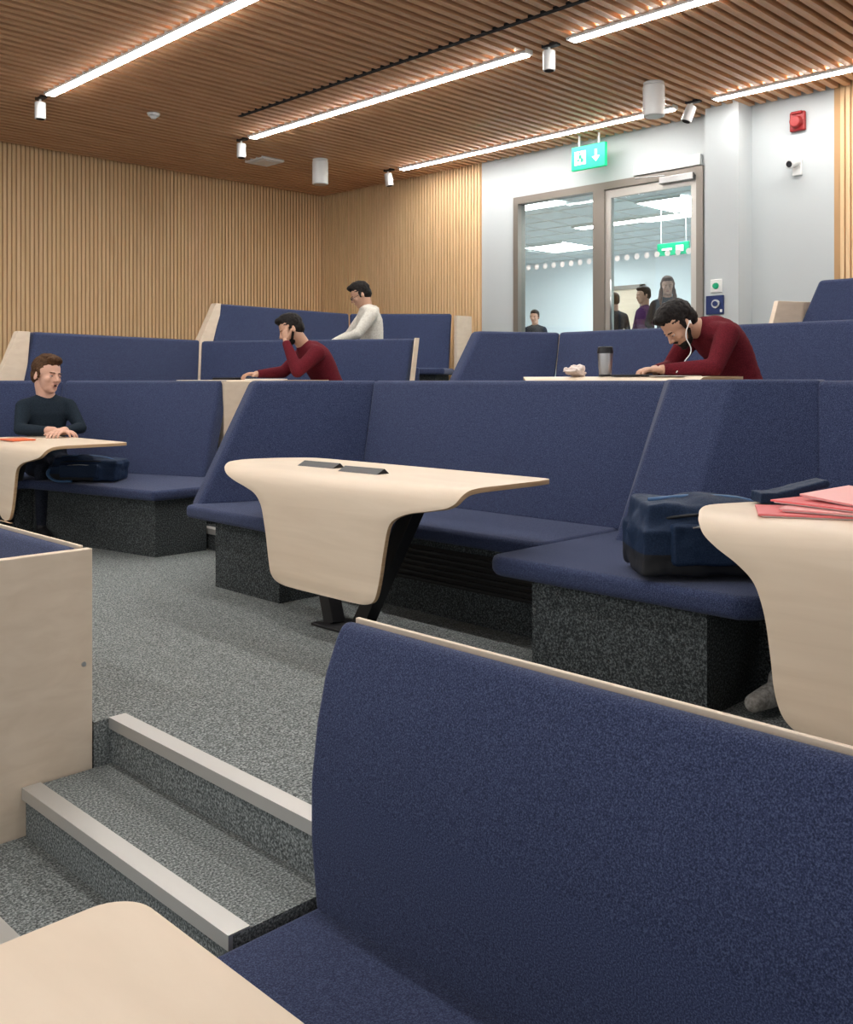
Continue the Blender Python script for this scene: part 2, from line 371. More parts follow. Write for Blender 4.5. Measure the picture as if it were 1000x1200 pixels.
# row A left booth
k = []
k.append(slab('back_cushion', (3.94, 6.30, Z0), (3.46, 7.66, Z0), (4.20, 6.46, TA), (3.62, 7.92, TA), (.13, .05, 0), M_blue))
k.append(slab('wing_cushion', (3.46, 7.66, Z0), (2.3, 7.86, Z0), (3.62, 7.92, TA), (2.3, 8.06, TA), (.02, .13, 0), M_blue))
k.append(prism('seat', [(3.22, 5.74), (3.62, 5.74), (4.05, 6.34), (3.56, 7.74), (2.3, 7.95), (2.3, 7.12), (2.95, 7.05)], SA-.07, SA, M_blue, .025))
k.append(prism('base', [(3.27, 5.80), (3.66, 5.80), (3.98, 6.34), (3.5, 7.66), (2.3, 7.8), (2.3, 7.2), (3.02, 7.12)], FA, SA-.07, M_carpd))
k.append(loft('end_panel', [(4.22, 6.44, FA), (4.72, 6.40, FA), (4.72, 6.48, FA), (4.22, 6.52, FA)], [(4.22, 6.44, TA-.005), (4.72, 6.40, TA-.005), (4.72, 6.48, TA-.005), (4.22, 6.52, TA-.005)], M_ply, .004))
group('booth_bench', k)

# ---------------------------------------------------------------- row B
Z0 = SB-.02
k = []
k.append(slab('wing_cushion', (5.55, 5.42, Z0), (6.55, 5.05, Z0), (6.14, 5.50, TB), (6.82, 5.16, TB), (.03, .13, 0), M_blue))
k.append(slab('back_cushion', (6.52, 1.0, Z0), (6.52, 5.05, Z0), (6.78, 1.0, TB), (6.78, 5.16, TB), (.14, 0, 0), M_blue))
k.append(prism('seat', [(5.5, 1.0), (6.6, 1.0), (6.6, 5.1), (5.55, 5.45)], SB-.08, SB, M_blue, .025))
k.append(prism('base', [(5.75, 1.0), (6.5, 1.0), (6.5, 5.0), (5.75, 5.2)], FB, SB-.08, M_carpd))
k.append(box('rear_ply', 6.925, 6.945, 1.0, 5.3, FB, TB-.01, M_ply))
k.append(loft('wedge_cushion', [(6.05, .2, Z0), (6.05, .95, Z0), (6.9, 1.3, Z0), (6.9, -.2, Z0)], [(6.45, .2, TB), (6.45, .95, TB), (6.9, 1.25, TB), (6.9, -.2, TB)], M_blue, .025))
group('booth_bench', k)
k = []
k.append(slab('back_left', (3.42, 8.32, Z0), (5.45, 8.80, Z0), (3.62, 8.50, TB+.01), (5.62, 9.02, TB+.01), (-.02, .13, 0), M_blue))
k.append(slab('back_right', (5.45, 8.80, Z0), (6.50, 6.86, Z0), (5.62, 9.02, TB), (6.76, 6.96, TB), (.13, .06, 0), M_blue))
k.append(prism('seat', [(3.6, 8.1), (4.6, 8.1), (5.1, 7.9), (5.9, 6.7), (6.55, 6.9), (5.5, 8.85), (3.6, 8.4)], SB-.08, SB, M_blue, .025))
k.append(prism('base', [(4.6, 8.2), (5.3, 7.9), (6.0, 6.8), (6.5, 6.95), (5.45, 8.75)], FB, SB-.08, M_carpd))
k.append(loft('end_trim', [(6.50, 6.83, FB), (6.55, 6.83, FB), (6.55, 6.85, FB), (6.5, 6.85, FB)], [(6.76, 6.91, TB+.005), (6.81, 6.91, TB+.005), (6.81, 6.93, TB+.005), (6.76, 6.93, TB+.005)], M_ply))
k.append(loft('end_panel', [(2.9, 8.24, FB), (3.42, 8.34, FB), (3.42, 8.44, FB), (2.9, 8.34, FB)], [(3.46, 8.47, TB+.01), (3.58, 8.50, TB+.01), (3.58, 8.58, TB+.01), (3.46, 8.56, TB+.01)], M_ply, .005))
group('booth_bench', k)

# ---------------------------------------------------------------- row C
Z0 = SC_-.02
k = []
k.append(slab('back_left', (5.95, 9.35, Z0), (8.0, 9.35, Z0), (6.2, 9.53, TC), (8.15, 9.55, TC-.02), (0, .13, 0), M_blue))
k.append(slab('back_right', (8.0, 9.35, Z0), (8.85, 8.45, Z0), (8.15, 9.55, TC-.02), (9.08, 8.62, TC-.02), (.1, .1, 0), M_blue))
k.append(prism('seat', [(6.9, 8.8), (7.6, 8.7), (8.3, 8.0), (8.95, 8.45), (8.05, 9.45), (6.1, 9.4)], SC_-.08, SC_, M_blue, .025))
k.append(prism('base', [(7.0, 8.9), (7.6, 8.8), (8.3, 8.15), (8.9, 8.5), (8.0, 9.4), (6.2, 9.35)], FC, SC_-.08, M_carpd))
k.append(prism('seat_near', [(6.7, 7.9), (7.5, 7.6), (7.8, 8.3), (7.0, 8.7)], SC_-.3, SC_+.0, M_blue, .025))
k.append(prism('end_panel', [(8.92, 8.38), (9.2, 8.38), (9.2, 8.43), (8.92, 8.43)], FC, TC-.06, M_ply, .004))
k.append(loft('end_ramp_panel', [(5.45, 9.33, FC), (5.98, 9.36, FC), (5.98, 9.5, FC), (5.45, 9.46, FC)], [(6.12, 9.5, TC), (6.2, 9.52, TC), (6.2, 9.62, TC), (6.12, 9.6, TC)], M_ply, .004))
group('booth_bench', k)
k = []
k.append(slab('back_cushion', (8.5, .5, Z0), (8.5, 3.95, Z0), (8.75, .5, TC+.03), (8.75, 3.72, TC+.03), (.13, 0, 0), M_blue))
k.append(prism('seat', [(7.9, .5), (8.6, .5), (8.6, 3.9), (7.9, 3.9)], SC_-.08, SC_, M_blue, .025))
k.append(prism('base', [(8.0, .5), (8.6, .5), (8.6, 3.85), (8.0, 3.85)], FC, SC_-.08, M_carpd))
k.append(loft('end_panel', [(7.9, 3.96, FC), (8.9, 3.96, FC), (8.9, 4.0, FC), (7.9, 4.0, FC)], [(8.45, 3.96, .72), (8.9, 3.76, .72), (8.9, 3.80, .72), (8.45, 4.0, .72)], M_ply, .004))
group('booth_bench', k)

# ---------------------------------------------------------------- bent ply tables
def table(rows, loc_shift=(0, 0, 0), name='bent_plywood_table', foot=None, clampy=0, clamplo=0):
    dx, dy, dz = loc_shift
    R = []
    n = len(rows)
    for i in range(n-1):
        p1 = rows[i]; p2 = rows[i+1]
        p0 = rows[max(i-1, 0)]; p3 = rows[min(i+2, n-1)]
        for s in range(5):
            t = s/5; q = []
            for j in range(4):
                # monotone hermite (no overshoot)
                d1 = p1[j]-p0[j]; d2 = p2[j]-p1[j]; d3 = p3[j]-p2[j]
                m1 = 0 if d1*d2 <= 0 else 2*d1*d2/(d1+d2)
                m2 = 0 if d2*d3 <= 0 else 2*d2*d3/(d2+d3)
                if i == 0: m1 = d2
                q.append((2*t**3-3*t*t+1)*p1[j]+(t**3-2*t*t+t)*m1+(-2*t**3+3*t*t)*p2[j]+(t**3-t*t)*m2)
            R.append(q)
    R.append(list(rows[-1]))
    m = 12; v = []; f = []
    for r in R:
        hi = r[3]+clampy; lo = r[2]+clamplo
        for j in range(m+1):
            v.append((r[0]+dx, lo+(hi-lo)*j/m+dy, r[1]+dz))
    for i in range(len(R)-1):
        for j in range(m):
            a = i*(m+1)+j; f.append((a, a+1, a+m+2, a+m+1))
    top = mk('bent_top', v, f, M_ply, smooth=True)
    if top.data.polygons[len(top.data.polygons)//10].normal.z < 0:
        top.data.flip_normals()
    top.data.materials.append(M_plyedge)
    s = top.modifiers.new('sol', 'SOLIDIFY'); s.thickness = .02; s.offset = -1; s.material_offset_rim = 1
    bv = top.modifiers.new('b', 'BEVEL'); bv.width = .003; bv.segments = 2; bv.limit_method = 'ANGLE'; bv.angle_limit = math.radians(60)
    k = [top]
    (f1, t1, f2, t2) = foot
    for a, b in ((f1, t1), (f2, t2)):
        k.append(beam('leg', (a[0]+dx, a[1]+dy, FA+dz), (b[0]+dx, b[1]+dy, -.445+dz), .075, .075, M_black))
    cx = (f1[0]+f2[0])/2+dx; cy = (f1[1]+f2[1])/2+dy
    k.append(box('foot_plate', cx-.09, cx+.09, min(f1[1], f2[1])-.07+dy, max(f1[1], f2[1])+.07+dy, FA+dz, FA+.012+dz, M_black, .003))
    k.append(box('under_rail', cx-.03, cx+.09, min(t1[1], t2[1])-.08+dy, max(t1[1], t2[1])+.08+dy, -.463+dz, -.444+dz, M_black, .003))
    return group(name, k)
rowsA = [(3.325, -.42, 2.66, 4.06), (3.32, -.42, 2.60, 4.14), (3.30, -.42, 2.56, 4.20), (3.15, -.42, 2.545, 4.32), (3.0, -.42, 2.545, 4.36), (2.87, -.42, 2.545, 4.31),
         (2.80, -.425, 2.55, 4.25), (2.755, -.442, 2.555, 4.20), (2.73, -.468, 2.565, 4.14), (2.72, -.492, 2.60, 4.06), (2.715, -.515, 2.70, 3.96), (2.712, -.54, 2.83, 3.88), (2.71, -.59, 2.925, 3.825),
         (2.71, -.70, 2.96, 3.79), (2.705, -.84, 2.985, 3.755), (2.70, -.90, 3.0, 3.73), (2.70, -.93, 3.03, 3.69), (2.70, -.943, 3.10, 3.61), (2.70, -.945, 3.2, 3.5)]
legs = ((2.98, 3.42), (3.08, 3.08), (2.98, 3.60), (3.08, 3.94))
table(rowsA, foot=legs)
table(rowsA, (-.08, 3.54, 0), foot=((2.90, 3.66), (3.0, 3.50), (2.90, 3.76), (3.0, 3.72)), clampy=-.55)
rowsB = [(3.325, -.42, 0, 1.36), (3.32, -.42, -.1, 1.44), (3.30, -.42, -.1, 1.50), (3.15, -.42, -.1, 1.60), (3.0, -.42, -.1, 1.65), (2.87, -.42, -.1, 1.61),
         (2.80, -.425, -.1, 1.575), (2.755, -.442, -.1, 1.55), (2.73, -.475, -.1, 1.52), (2.72, -.51, 0, 1.47), (2.715, -.55, .15, 1.40), (2.712, -.60, .25, 1.345), (2.71, -.70, .28, 1.31),
         (2.71, -.80, .3, 1.295), (2.705, -.90, .33, 1.28), (2.70, -.97, .35, 1.25), (2.70, -1.0, .38, 1.21), (2.70, -1.015, .45, 1.15), (2.70, -1.02, .55, 1.05)]
table(rowsB, foot=((2.98, .7), (3.08, .3), (2.98, .9), (3.08, 1.25)))
# row B tables
dzB = FB-FA
table(rowsA, (2.42, 0.02, dzB+.02), foot=legs, clamplo=.33)
table(rowsA, (2.10, 4.05, dzB), foot=legs)
# foreground table (flat rounded corner)
def rrect(x0, x1, y0, y1, r, n=8):
    p = []
    for cx, cy, a0 in ((x1-r, y0+r, -90), (x1-r, y1-r, 0), (x0+r, y1-r, 90), (x0+r, y0+r, 180)):
        for i in range(n+1):
            a = math.radians(a0+90*i/n); p.append((cx+r*math.cos(a), cy+r*math.sin(a)))
    return p
zt0 = -1.03
k = [prism('top', rrect(.25, .965, .2, 1.81, .085), zt0-.022, zt0, M_ply, .003, 2),
     beam('leg', (.6, .9, F0), (.6, .7, zt0-.022), .07, .07, M_black), beam('leg', (.6, 1.05, F0), (.6, 1.25, zt0-.022), .07, .07, M_black),
     box('foot_plate', .5, .7, .8, 1.15, F0, F0+.012, M_black, .003)]
group('bent_plywood_table', k)

# ---------------------------------------------------------------- small things
def wedge_card(X, Y, ang):
    c = Vector((X, Y, -.4195)); u = Vector((math.cos(ang), math.sin(ang), 0)); w = Vector((-math.sin(ang), math.cos(ang), 0))
    a = [c-u*.03-w*.13, c+u*.05-w*.13, c+u*.02-w*.13+Vector((0, 0, .024))]
    b = [p+w*.26 for p in a]
    return loft('table_power_unit', a, b, M_black, .002, 1)
wedge_card(2.98, 3.72, .05); wedge_card(2.93, 3.35, .05)
def folder(name, X, Y, z, w, l, ang, mat, th=.006):
    o = box('cover', -w/2, w/2, -l/2, l/2, 0, th, mat, .001); o2 = box('sheets', -w/2+.006, w/2-.008, -l/2+.006, l/2-.01, -.004, -.0005, M_paper)
    e = group(name, [o, o2], (0, 0, 0)); e.location = (X, Y, z+.005); e.rotation_euler = (0, 0, ang); return e
folder('plastic_folder', 3.02, 1.30, -.42, .24, .34, .5, M_pink); folder('plastic_folder', 3.06, 1.22, -.408, .24, .34, .2, M_pink2); folder('plastic_folder', 3.1, 1.25, -.396, .24, .34, -.2, M_pink)
f4 = folder('plastic_folder', 3.12, 1.18, -.375, .22, .32, -.35, M_pink2); f4.rotation_euler = (.05, -.08, -.35)
box('orange_notebook', 2.72, 2.88, 6.75, 6.98, -.419, -.409, M_orange, .001)
X, Y = 5.28, 3.64
g = [cyl('cup', (X, Y, .026), (X, Y, .18), .040, .050, M_steel, 28, .004), cyl('lid', (X, Y, .175), (X, Y, .22), .053, .047, M_black, 28, .006), cyl('base', (X, Y, .027), (X, Y, .04), .042, .042, M_black, 28)]
group('travel_mug', g)
group('laptop_tablet', [box('slab', 5.22, 5.44, 3.28, 3.56, .027, .038, M_black, .003), box('screen', 5.23, 5.43, 3.29, 3.55, .038, .039, M_dark)])
box('sheet_of_paper', 5.2, 5.42, 3.03, 3.26, .027, .030, M_paper)
box('closed_laptop', 5.05, 5.3, 7.55, 7.9, .008, .028, M_black, .003)
box('open_notebook', 5.0, 5.25, 7.0, 7.3, .008, .016, M_paper, .002)

# ---------------------------------------------------------------- remeshed organic blobs
def blob(name, prims, voxel, mat, smooth=6, disp=0, dscale=.05):
    bm = bmesh.new()
    for p in prims:
        if p[0] == 'e':
            _, c, r, rot = p
            m = Matrix.Translation(c) @ (rot.to_4x4() if rot else Matrix.Identity(4)) @ Matrix.Diagonal((r[0], r[1], r[2], 1))
            bmesh.ops.create_icosphere(bm, subdivisions=3, radius=1, matrix=m)
        elif p[0] == 'b':
            _, c, r, rot = p
            m = Matrix.Translation(c) @ (rot.to_4x4() if rot else Matrix.Identity(4)) @ Matrix.Diagonal((2*r[0], 2*r[1], 2*r[2], 1))
            bmesh.ops.create_cube(bm, size=1, matrix=m)
        else:
            _, a, b, r0, r1 = p
            a = Vector(a); b = Vector(b); d = b-a
            bmesh.ops.create_icosphere(bm, subdivisions=3, radius=r0, matrix=Matrix.Translation(a))
            bmesh.ops.create_icosphere(bm, subdivisions=3, radius=r1, matrix=Matrix.Translation(b))
            if d.length > 1e-4:
                q = d.to_track_quat('Z', 'Y').to_matrix().to_4x4()
                bmesh.ops.create_cone(bm, cap_ends=True, segments=24, radius1=r0, radius2=r1, depth=d.length, matrix=Matrix.Translation((a+b)/2) @ q)
    me = bpy.data.meshes.new(name+'_src'); bm.to_mesh(me); bm.free()
    ob = bpy.data.objects.new(name, me); col.objects.link(ob)
    r = ob.modifiers.new('r', 'REMESH'); r.mode = 'VOXEL'; r.voxel_size = voxel; r.adaptivity = 0
    if smooth:
        s = ob.modifiers.new('s', 'SMOOTH'); s.factor = .5; s.iterations = smooth
    if disp:
        tx = bpy.data.textures.new(name+'_n', 'CLOUDS'); tx.noise_scale = dscale
        dm = ob.modifiers.new('d', 'DISPLACE'); dm.texture = tx; dm.strength = disp; dm.mid_level = .5
    dg = bpy.context.evaluated_depsgraph_get(); dg.update()
    nm = bpy.data.meshes.new_from_object(ob.evaluated_get(dg)); nm.name = name
    ob.modifiers.clear(); ob.data = nm
    nm.materials.clear(); nm.materials.append(mat)
    for p in nm.polygons: p.use_smooth = True
    return ob

def V(*a): return Vector(a)
def hand_prims(w, d, n, side, curl=.35, s=1.0):
    """w wrist, d direction, n back-of-hand normal, side = +1/-1 lateral sign for thumb"""
    d = Vector(d).normalized(); n = Vector(n); n = (n-d*n.dot(d)).normalized(); l = n.cross(d)*side
    rot = Matrix((d, l, n)).transposed()
    P = [('c', w-d*.03, w+d*.01, .027*s, .025*s), ('e', w+d*.05*s, (.052*s, .041*s, .017*s), rot)]
    for i, (ln, sp) in enumerate(((.072, .030), (.080, .010), (.074, -.010), (.058, -.029))):
        p = w+d*(.088-(.006 if i in (0, 3) else 0))*s+l*sp*s
        dd = (d+l*(sp*.9)).normalized(); ang = curl*(1+.12*i)
        for j, fr in enumerate((.45, .31, .24)):
            dd = (Matrix.Rotation(ang if j else ang*.6, 3, dd.cross(-n).normalized()) @ dd).normalized()
            q = p+dd*ln*fr*s
            r0 = (.0092-.0008*j)*s; P.append(('c', p, q, r0, r0-.0008)); p = q
    p = w+d*.025*s+l*.03*s; dd = (d*.65+l*.7-n*.25).normalized()
    q = p+dd*.04*s; P.append(('c', p, q, .013*s, .011*s)); dd = (dd+d*.6).normalized(); P.append(('c', q, q+dd*.032*s, .0105*s, .0085*s))
    return P

def person(name, loc, yaw, pelvis, chest, neck, head, hrot, elbows, wrists, hands, knees, ankles, top, legm, skin, hairm,
           hs=1.0, ts=1.0, style='short', beard=False, shoe=None, detail=True, hood=False, long_hair=False, extras=None, mouth_open=False):
    kids = []
    pelvis, chest, neck, head = Vector(pelvis), Vector(chest), Vector(neck), Vector(head)
    P = []
    prof = [(0, .125, .172), (.15, .12, .165), (.35, .108, .148), (.55, .117, .160), (.75, .122, .172), (.88, .105, .160), (.96, .078, .105)]
    def sp(t):
        return (pelvis*(1-t)**2+(chest*2-(pelvis+neck)*.5)*2*t*(1-t)+neck*t*t)
    ns = 14
    for i in range(ns):
        t = i/(ns-1)*.96
        for j in range(len(prof)-1):
            if prof[j][0] <= t <= prof[j+1][0]+1e-6:
                u = (t-prof[j][0])/(prof[j+1][0]-prof[j][0]); dx = prof[j][1]*(1-u)+prof[j+1][1]*u; dy = prof[j][2]*(1-u)+prof[j+1][2]*u
        tan = (sp(min(t+.03, 1))-sp(t-.03)).normalized(); yv = V(0, 1, 0); xv = yv.cross(tan).normalized()
        rot = Matrix((xv, yv, tan)).transposed()
        P.append(('e', sp(t), (dx*ts, dy*ts, .075*ts), rot))
    tan = (neck-chest).normalized(); sh = []
    for i, s in enumerate((1, -1)):
        S = neck-tan*.065+V(0, s*.175*ts, 0)
        P.append(('c', neck-tan*.03+V(0, s*.05, 0), S, .062*ts, .062*ts))
        e = Vector(elbows[i]); w = Vector(wrists[i])
        P.append(('c', S, S.lerp(e, .5), .064*ts, .056*ts)); P.append(('c', S.lerp(e, .5), e, .056*ts, .046*ts)); P.append(('c', e, e.lerp(w, .45), .048*ts, .043*ts))
        P.append(('c', e.lerp(w, .45), w, .043*ts, .033*ts))
        hp = pelvis+V(0, s*.09*ts, -.03); kn = Vector(knees[i]); an = Vector(ankles[i])
        P.append(('c', hp, hp.lerp(kn, .5), .095*ts, .085*ts)); P.append(('c', hp.lerp(kn, .5), kn, .085*ts, .064*ts))
        P.append(('c', kn, kn.lerp(an, .4), .062*ts, .058*ts)); P.append(('c', kn.lerp(an, .4), an, .058*ts, .045*ts))
    if hood:
        P.append(('e', neck+V(-.07, 0, -.01), (.07, .12, .06), None)); P.append(('e', neck+V(.0, .085, .0), (.07, .035, .035), None)); P.append(('e', neck+V(.0, -.085, .0), (.07, .035, .035), None))
    P.append(('e', neck+V(0, 0, 0), (.072*ts, .075*ts, .045), None))
    body = blob('body', P, .011 if detail else .02, top, 6)
    body.data.materials.append(legm)
    for p in body.data.polygons:
        c = p.center
        def dseg(a, b):
            ab = b-a; t = max(0, min(1, (c-a).dot(ab)/max(ab.length_squared, 1e-6))); return (c-(a+ab*t)).length
        dl = min(min(dseg(pelvis+V(.05, s*.09, -.05), Vector(knees[i])), dseg(Vector(knees[i]), Vector(ankles[i]))) for i, s in enumerate((1, -1)))
        dt = min(dseg(pelvis+V(0, 0, .06), chest), min(dseg(Vector(elbows[i]), Vector(wrists[i])) for i in (0, 1)), dseg(chest, neck))
        if dl < dt: p.material_index = 1
    kids.append(body)
    Rh = Matrix.Rotation(math.radians(hrot[0]), 4, 'Z') @ Matrix.Rotation(math.radians(hrot[1]), 4, 'Y') @ Matrix.Rotation(math.radians(hrot[2]), 4, 'X')
    Mh = Matrix.Translation(head) @ Rh @ Matrix.Scale(hs, 4)
    inv = Mh.inverted()
    nl = inv @ neck
    HP = [('e', V(-.012, 0, .032), (.096, .076, .088), None), ('e', V(.028, 0, -.022), (.060, .061, .085), None), ('e', V(.04, 0, -.075), (.044, .044, .036), None),
          ('e', V(.066, 0, -.096), (.019, .020, .015), None), ('e', V(.077, 0, .02), (.012, .044, .010), None), ('c', V(.086, 0, .008), V(.104, 0, -.026), .007, .0105),
          ('e', V(.094, .010, -.030), (.010, .008, .007), None), ('e', V(.094, -.010, -.030), (.010, .008, .007), None),
          ('e', V(.054, .036, -.024), (.026, .023, .024), None), ('e', V(.054, -.036, -.024), (.026, .023, .024), None),
          ('e', V(-.008, .077, -.008), (.018, .009, .030), Matrix.Rotation(.3, 3, 'X')), ('e', V(-.008, -.077, -.008), (.018, .009, .030), Matrix.Rotation(-.3, 3, 'X')),
          ('e', V(.081, 0, -.056), (.011, .023, .010), None),
          ('c', V(-.025, 0, -.055), nl, .055, .058)]
    hd = blob('head', HP, .0045 if detail else .007, skin, 3); hd.matrix_basis = Mh; kids.append(hd)
    if True:
        for s in (1, -1):
            e1 = blob('eyeball', [('e', V(.0755, s*.030, -.001), (.0085, .0115, .0060), None)], .0018, M_eye, 1); e1.matrix_basis = Mh
            e2 = blob('iris', [('e', V(.0830, s*.030, -.001), (.0025, .0048, .0048), None)], .0011, M_iris, 1); e2.matrix_basis = Mh
            e4 = blob('eyelid', [('e', V(.0765, s*.030, .0055), (.0105, .0145, .0048), None), ('e', V(.0755, s*.030, -.0075), (.0085, .013, .0035), None)], .0018, skin, 1); e4.matrix_basis = Mh
            e3 = blob('eyebrow', [('c', V(.087, s*.016, .020), V(.077, s*.046, .021), .004, .003)], .002, hairm, 1); e3.matrix_basis = Mh
            kids += [e1, e2, e3, e4]
        if mouth_open:
            lp = blob('lips', [('e', V(.089, 0, -.050), (.006, .017, .0040), None), ('e', V(.086, 0, -.068), (.006, .015, .0045), None)], .0018, M_lip, 1)
            mo = blob('mouth', [('e', V(.087, 0, -.059), (.0055, .013, .0070), None)], .002, M_iris, 1); mo.matrix_basis = Mh; kids.append(mo)
        else:
            lp = blob('lips', [('e', V(.090, 0, -.0530), (.005, .019, .0036), None), ('e', V(.088, 0, -.060), (.005, .017, .0042), None)], .0018, M_lip, 1)
        lp.matrix_basis = Mh; kids.append(lp)
    HR = [('e', V(-.026, 0, .047), (.096, .083, .087), None), ('e', V(-.052, 0, .0), (.064, .074, .07), None), ('e', V(-.015, .0, .075), (.09, .074, .062), None)]
    if style == 'short':
        HR += [('e', V(.045, 0, .10), (.042, .055, .024), None), ('c', V(.0, .076, .03), V(.012, .075, -.005), .012, .008), ('c', V(.0, -.076, .03), V(.012, -.075, -.005), .012, .008)]
    if style == 'quiff':
        HR += [('e', V(.05, 0, .100), (.042, .055, .030), Matrix.Rotation(-.3, 3, 'Y')), ('e', V(.0, 0, .112), (.07, .06, .03), None), ('c', V(.0, .074, .03), V(.012, .074, -.015), .012, .009), ('c', V(.0, -.074, .03), V(.012, -.074, -.015), .012, .009)]
    if long_hair:
        for s in (1, -1):
            HR += [('c', V(-.02, s*.070, .04), V(-.005, s*.075, -.06), .020, .018), ('c', V(-.005, s*.075, -.06), V(.045, s*.085, -.16), .020, .022), ('c', V(.045, s*.085, -.16), V(.085, s*.075, -.27), .022, .014),
                   ('c', V(-.01, s*.085, -.05), V(.02, s*.11, -.20), .018, .016)]
        HR += [('c', V(-.06, 0, 0), V(-.06, 0, -.16), .06, .06)]
    hr = blob('hair', HR, .005 if (detail or long_hair) else .01, hairm, 2, .012 if (detail or long_hair) else 0, .02); hr.matrix_basis = Mh; kids.append(hr)
    if beard:
        b = blob('beard', [('e', V(.043, 0, -.083), (.045, .048, .034), None), ('e', V(.066, 0, -.099), (.022, .025, .017), None), ('c', V(.002, .064, -.03), V(.03, .048, -.075), .010, .012), ('c', V(.002, -.064, -.03), V(.03, -.048, -.075), .010, .012),
                           ('c', V(.089, -.022, -.047), V(.089, .022, -.047), .006, .006)], .004, hairm, 2, .003, .01); b.matrix_basis = Mh; kids.append(b)
    if extras == 'glasses':
        for s in (1, -1):
            pts = [V(.098, s*.031+.020*math.cos(a), .0+.016*math.sin(a)) for a in [i*math.pi/6 for i in range(13)]]
            t = tube('glasses_rim', pts, .002, M_black); t.matrix_basis = Mh; kids.append(t)
            t = tube('glasses_arm', [V(.098, s*.052, .004), V(.05, s*.076, .006), V(-.005, s*.085, .008)], .002, M_black); t.matrix_basis = Mh; kids.append(t)
        t = tube('glasses_bridge', [V(.098, -.011, .004), V(.102, 0, .006), V(.098, .011, .004)], .002, M_black); t.matrix_basis = Mh; kids.append(t)
    for i, s in enumerate((1, -1)):
        w = Vector(wrists[i]); hdir, hn, curl = hands[i]
        h = blob('hand', hand_prims(w+Vector(hdir).normalized()*.02, hdir, hn, -s if Vector(hn).z > -.5 else s, curl, hs), .0038 if detail else .006, skin, 2); kids.append(h)
        an = Vector(ankles[i])
        f = blob('shoe', [('c', an+V(-.03, 0, -.035), an+V(.06, 0, -.045), .04, .042), ('c', an+V(.06, 0, -.045), an+V(.15, 0, -.055), .042, .032), ('c', an, an+V(0, 0, -.03), .046, .045)], .008, shoe or M_shoe, 3); kids.append(f)
    e = bpy.data.objects.new(name, None); e.location = loc; e.rotation_euler = (0, 0, math.radians(yaw)); col.objects.link(e)
    for k_ in kids: k_.parent = e
    return e

seatleg = dict(knees=[(.44, .13, .52), (.44, -.13, .52)], ankles=[(.46, .13, .10), (.42, -.13, .10)])
person('seated_man_in_navy_jumper', (3.24, 7.40, FA), -100, (0, 0, .55), (-.01, 0, .80), (.0, 0, 1.03), (.03, .0, 1.205), (25, 4, -6),
       [(.15, .22, .80), (.12, -.22, .80)], [(.36, .04, .79), (.34, -.06, .795)], [((.8, -.7, -.02), (0, 0, 1), .35), ((.6, .8, -.02), (0, 0, 1), .35)],
       top=M_navy, legm=M_jean, skin=M_skin, hairm=M_hairbr, hs=1.2, ts=.95, style='quiff', mouth_open=True, **seatleg)
person('seated_man_leaning_on_hand', (5.75, 6.98, FB), 160, (0, 0, .55), (.10, 0, .84), (.26, 0, 1.035), (.40, .0, 1.20), (-8, 25, 8),
       [(.42, .26, .82), (.40, -.24, .82)], [(.47, .10, 1.07), (.66, -.12, .80)], [((.05, -.35, 1), (1, .3, 0), .5), ((1, .2, -.02), (0, 0, 1), .5)],
       top=M_maroon, legm=M_jean, skin=M_skin2, hairm=M_hairbk, hs=1.12, ts=1.18, style='quiff', beard=True, **seatleg)
person('seated_man_in_cream_hoodie', (7.12, 7.98, FC), 150, (0, 0, .55), (.0, 0, .82), (.05, 0, 1.08), (.12, .0, 1.235), (-5, 28, 0),
       [(.20, .27, .80), (.20, -.27, .80)], [(.40, .12, .72), (.40, -.12, .72)], [((1, -.3, -.1), (0, 0, 1), .5), ((1, .3, -.1), (0, 0, 1), .5)],
       top=M_cream, legm=M_jean, skin=M_skin2, hairm=M_hairbk, hs=1.12, ts=1.18, style='quiff', hood=True, extras='glasses', **seatleg)
P4 = person('seated_man_with_earphones', (5.98, 3.05, FB), 152, (0, 0, .55), (.09, 0, .90), (.30, 0, 1.075), (.47, .0, 1.10), (-4, 50, 0),
       [(.40, .29, .82), (.38, -.27, .82)], [(.62, .10, .81), (.58, -.08, .81)], [((1, -.25, -.03), (0, 0, 1), .4), ((1, .35, -.03), (0, 0, 1), .5)],
       top=M_maroon, legm=M_jean, skin=M_skin2, hairm=M_hairbk, hs=1.2, ts=1.18, style='quiff', beard=True, **seatleg)
t = tube('earphone_cord', [V(.46, .108, 1.12), V(.50, .13, 1.02), V(.47, .14, .93), V(.52, .16, .87), V(.60, .18, .79)], .0035, M_whitep); t.parent = P4
t = tube('earphone_bud', [V(.46, .105, 1.12), V(.455, .11, 1.10)], .008, M_whitep); t.parent = P4
person('seated_person_in_booth', (3.86, .75, FA), 168, (0, 0, .55), (.0, 0, .82), (.02, 0, 1.06), (.05, .0, 1.25), (0, 10, 0),
       [(.2, .27, .80), (.2, -.27, .80)], [(.42, .12, .80), (.42, -.12, .80)], [((1, -.3, 0), (0, 0, 1), .4), ((1, .3, 0), (0, 0, 1), .4)],
       knees=[(.50, -.12, .52), (.50, -.34, .52)], ankles=[(.86, -.34, .11), (.70, -.66, .11)],
       top=M_coat, legm=M_jean, skin=M_skin, hairm=M_hairbr, shoe=M_shoegr, detail=False)
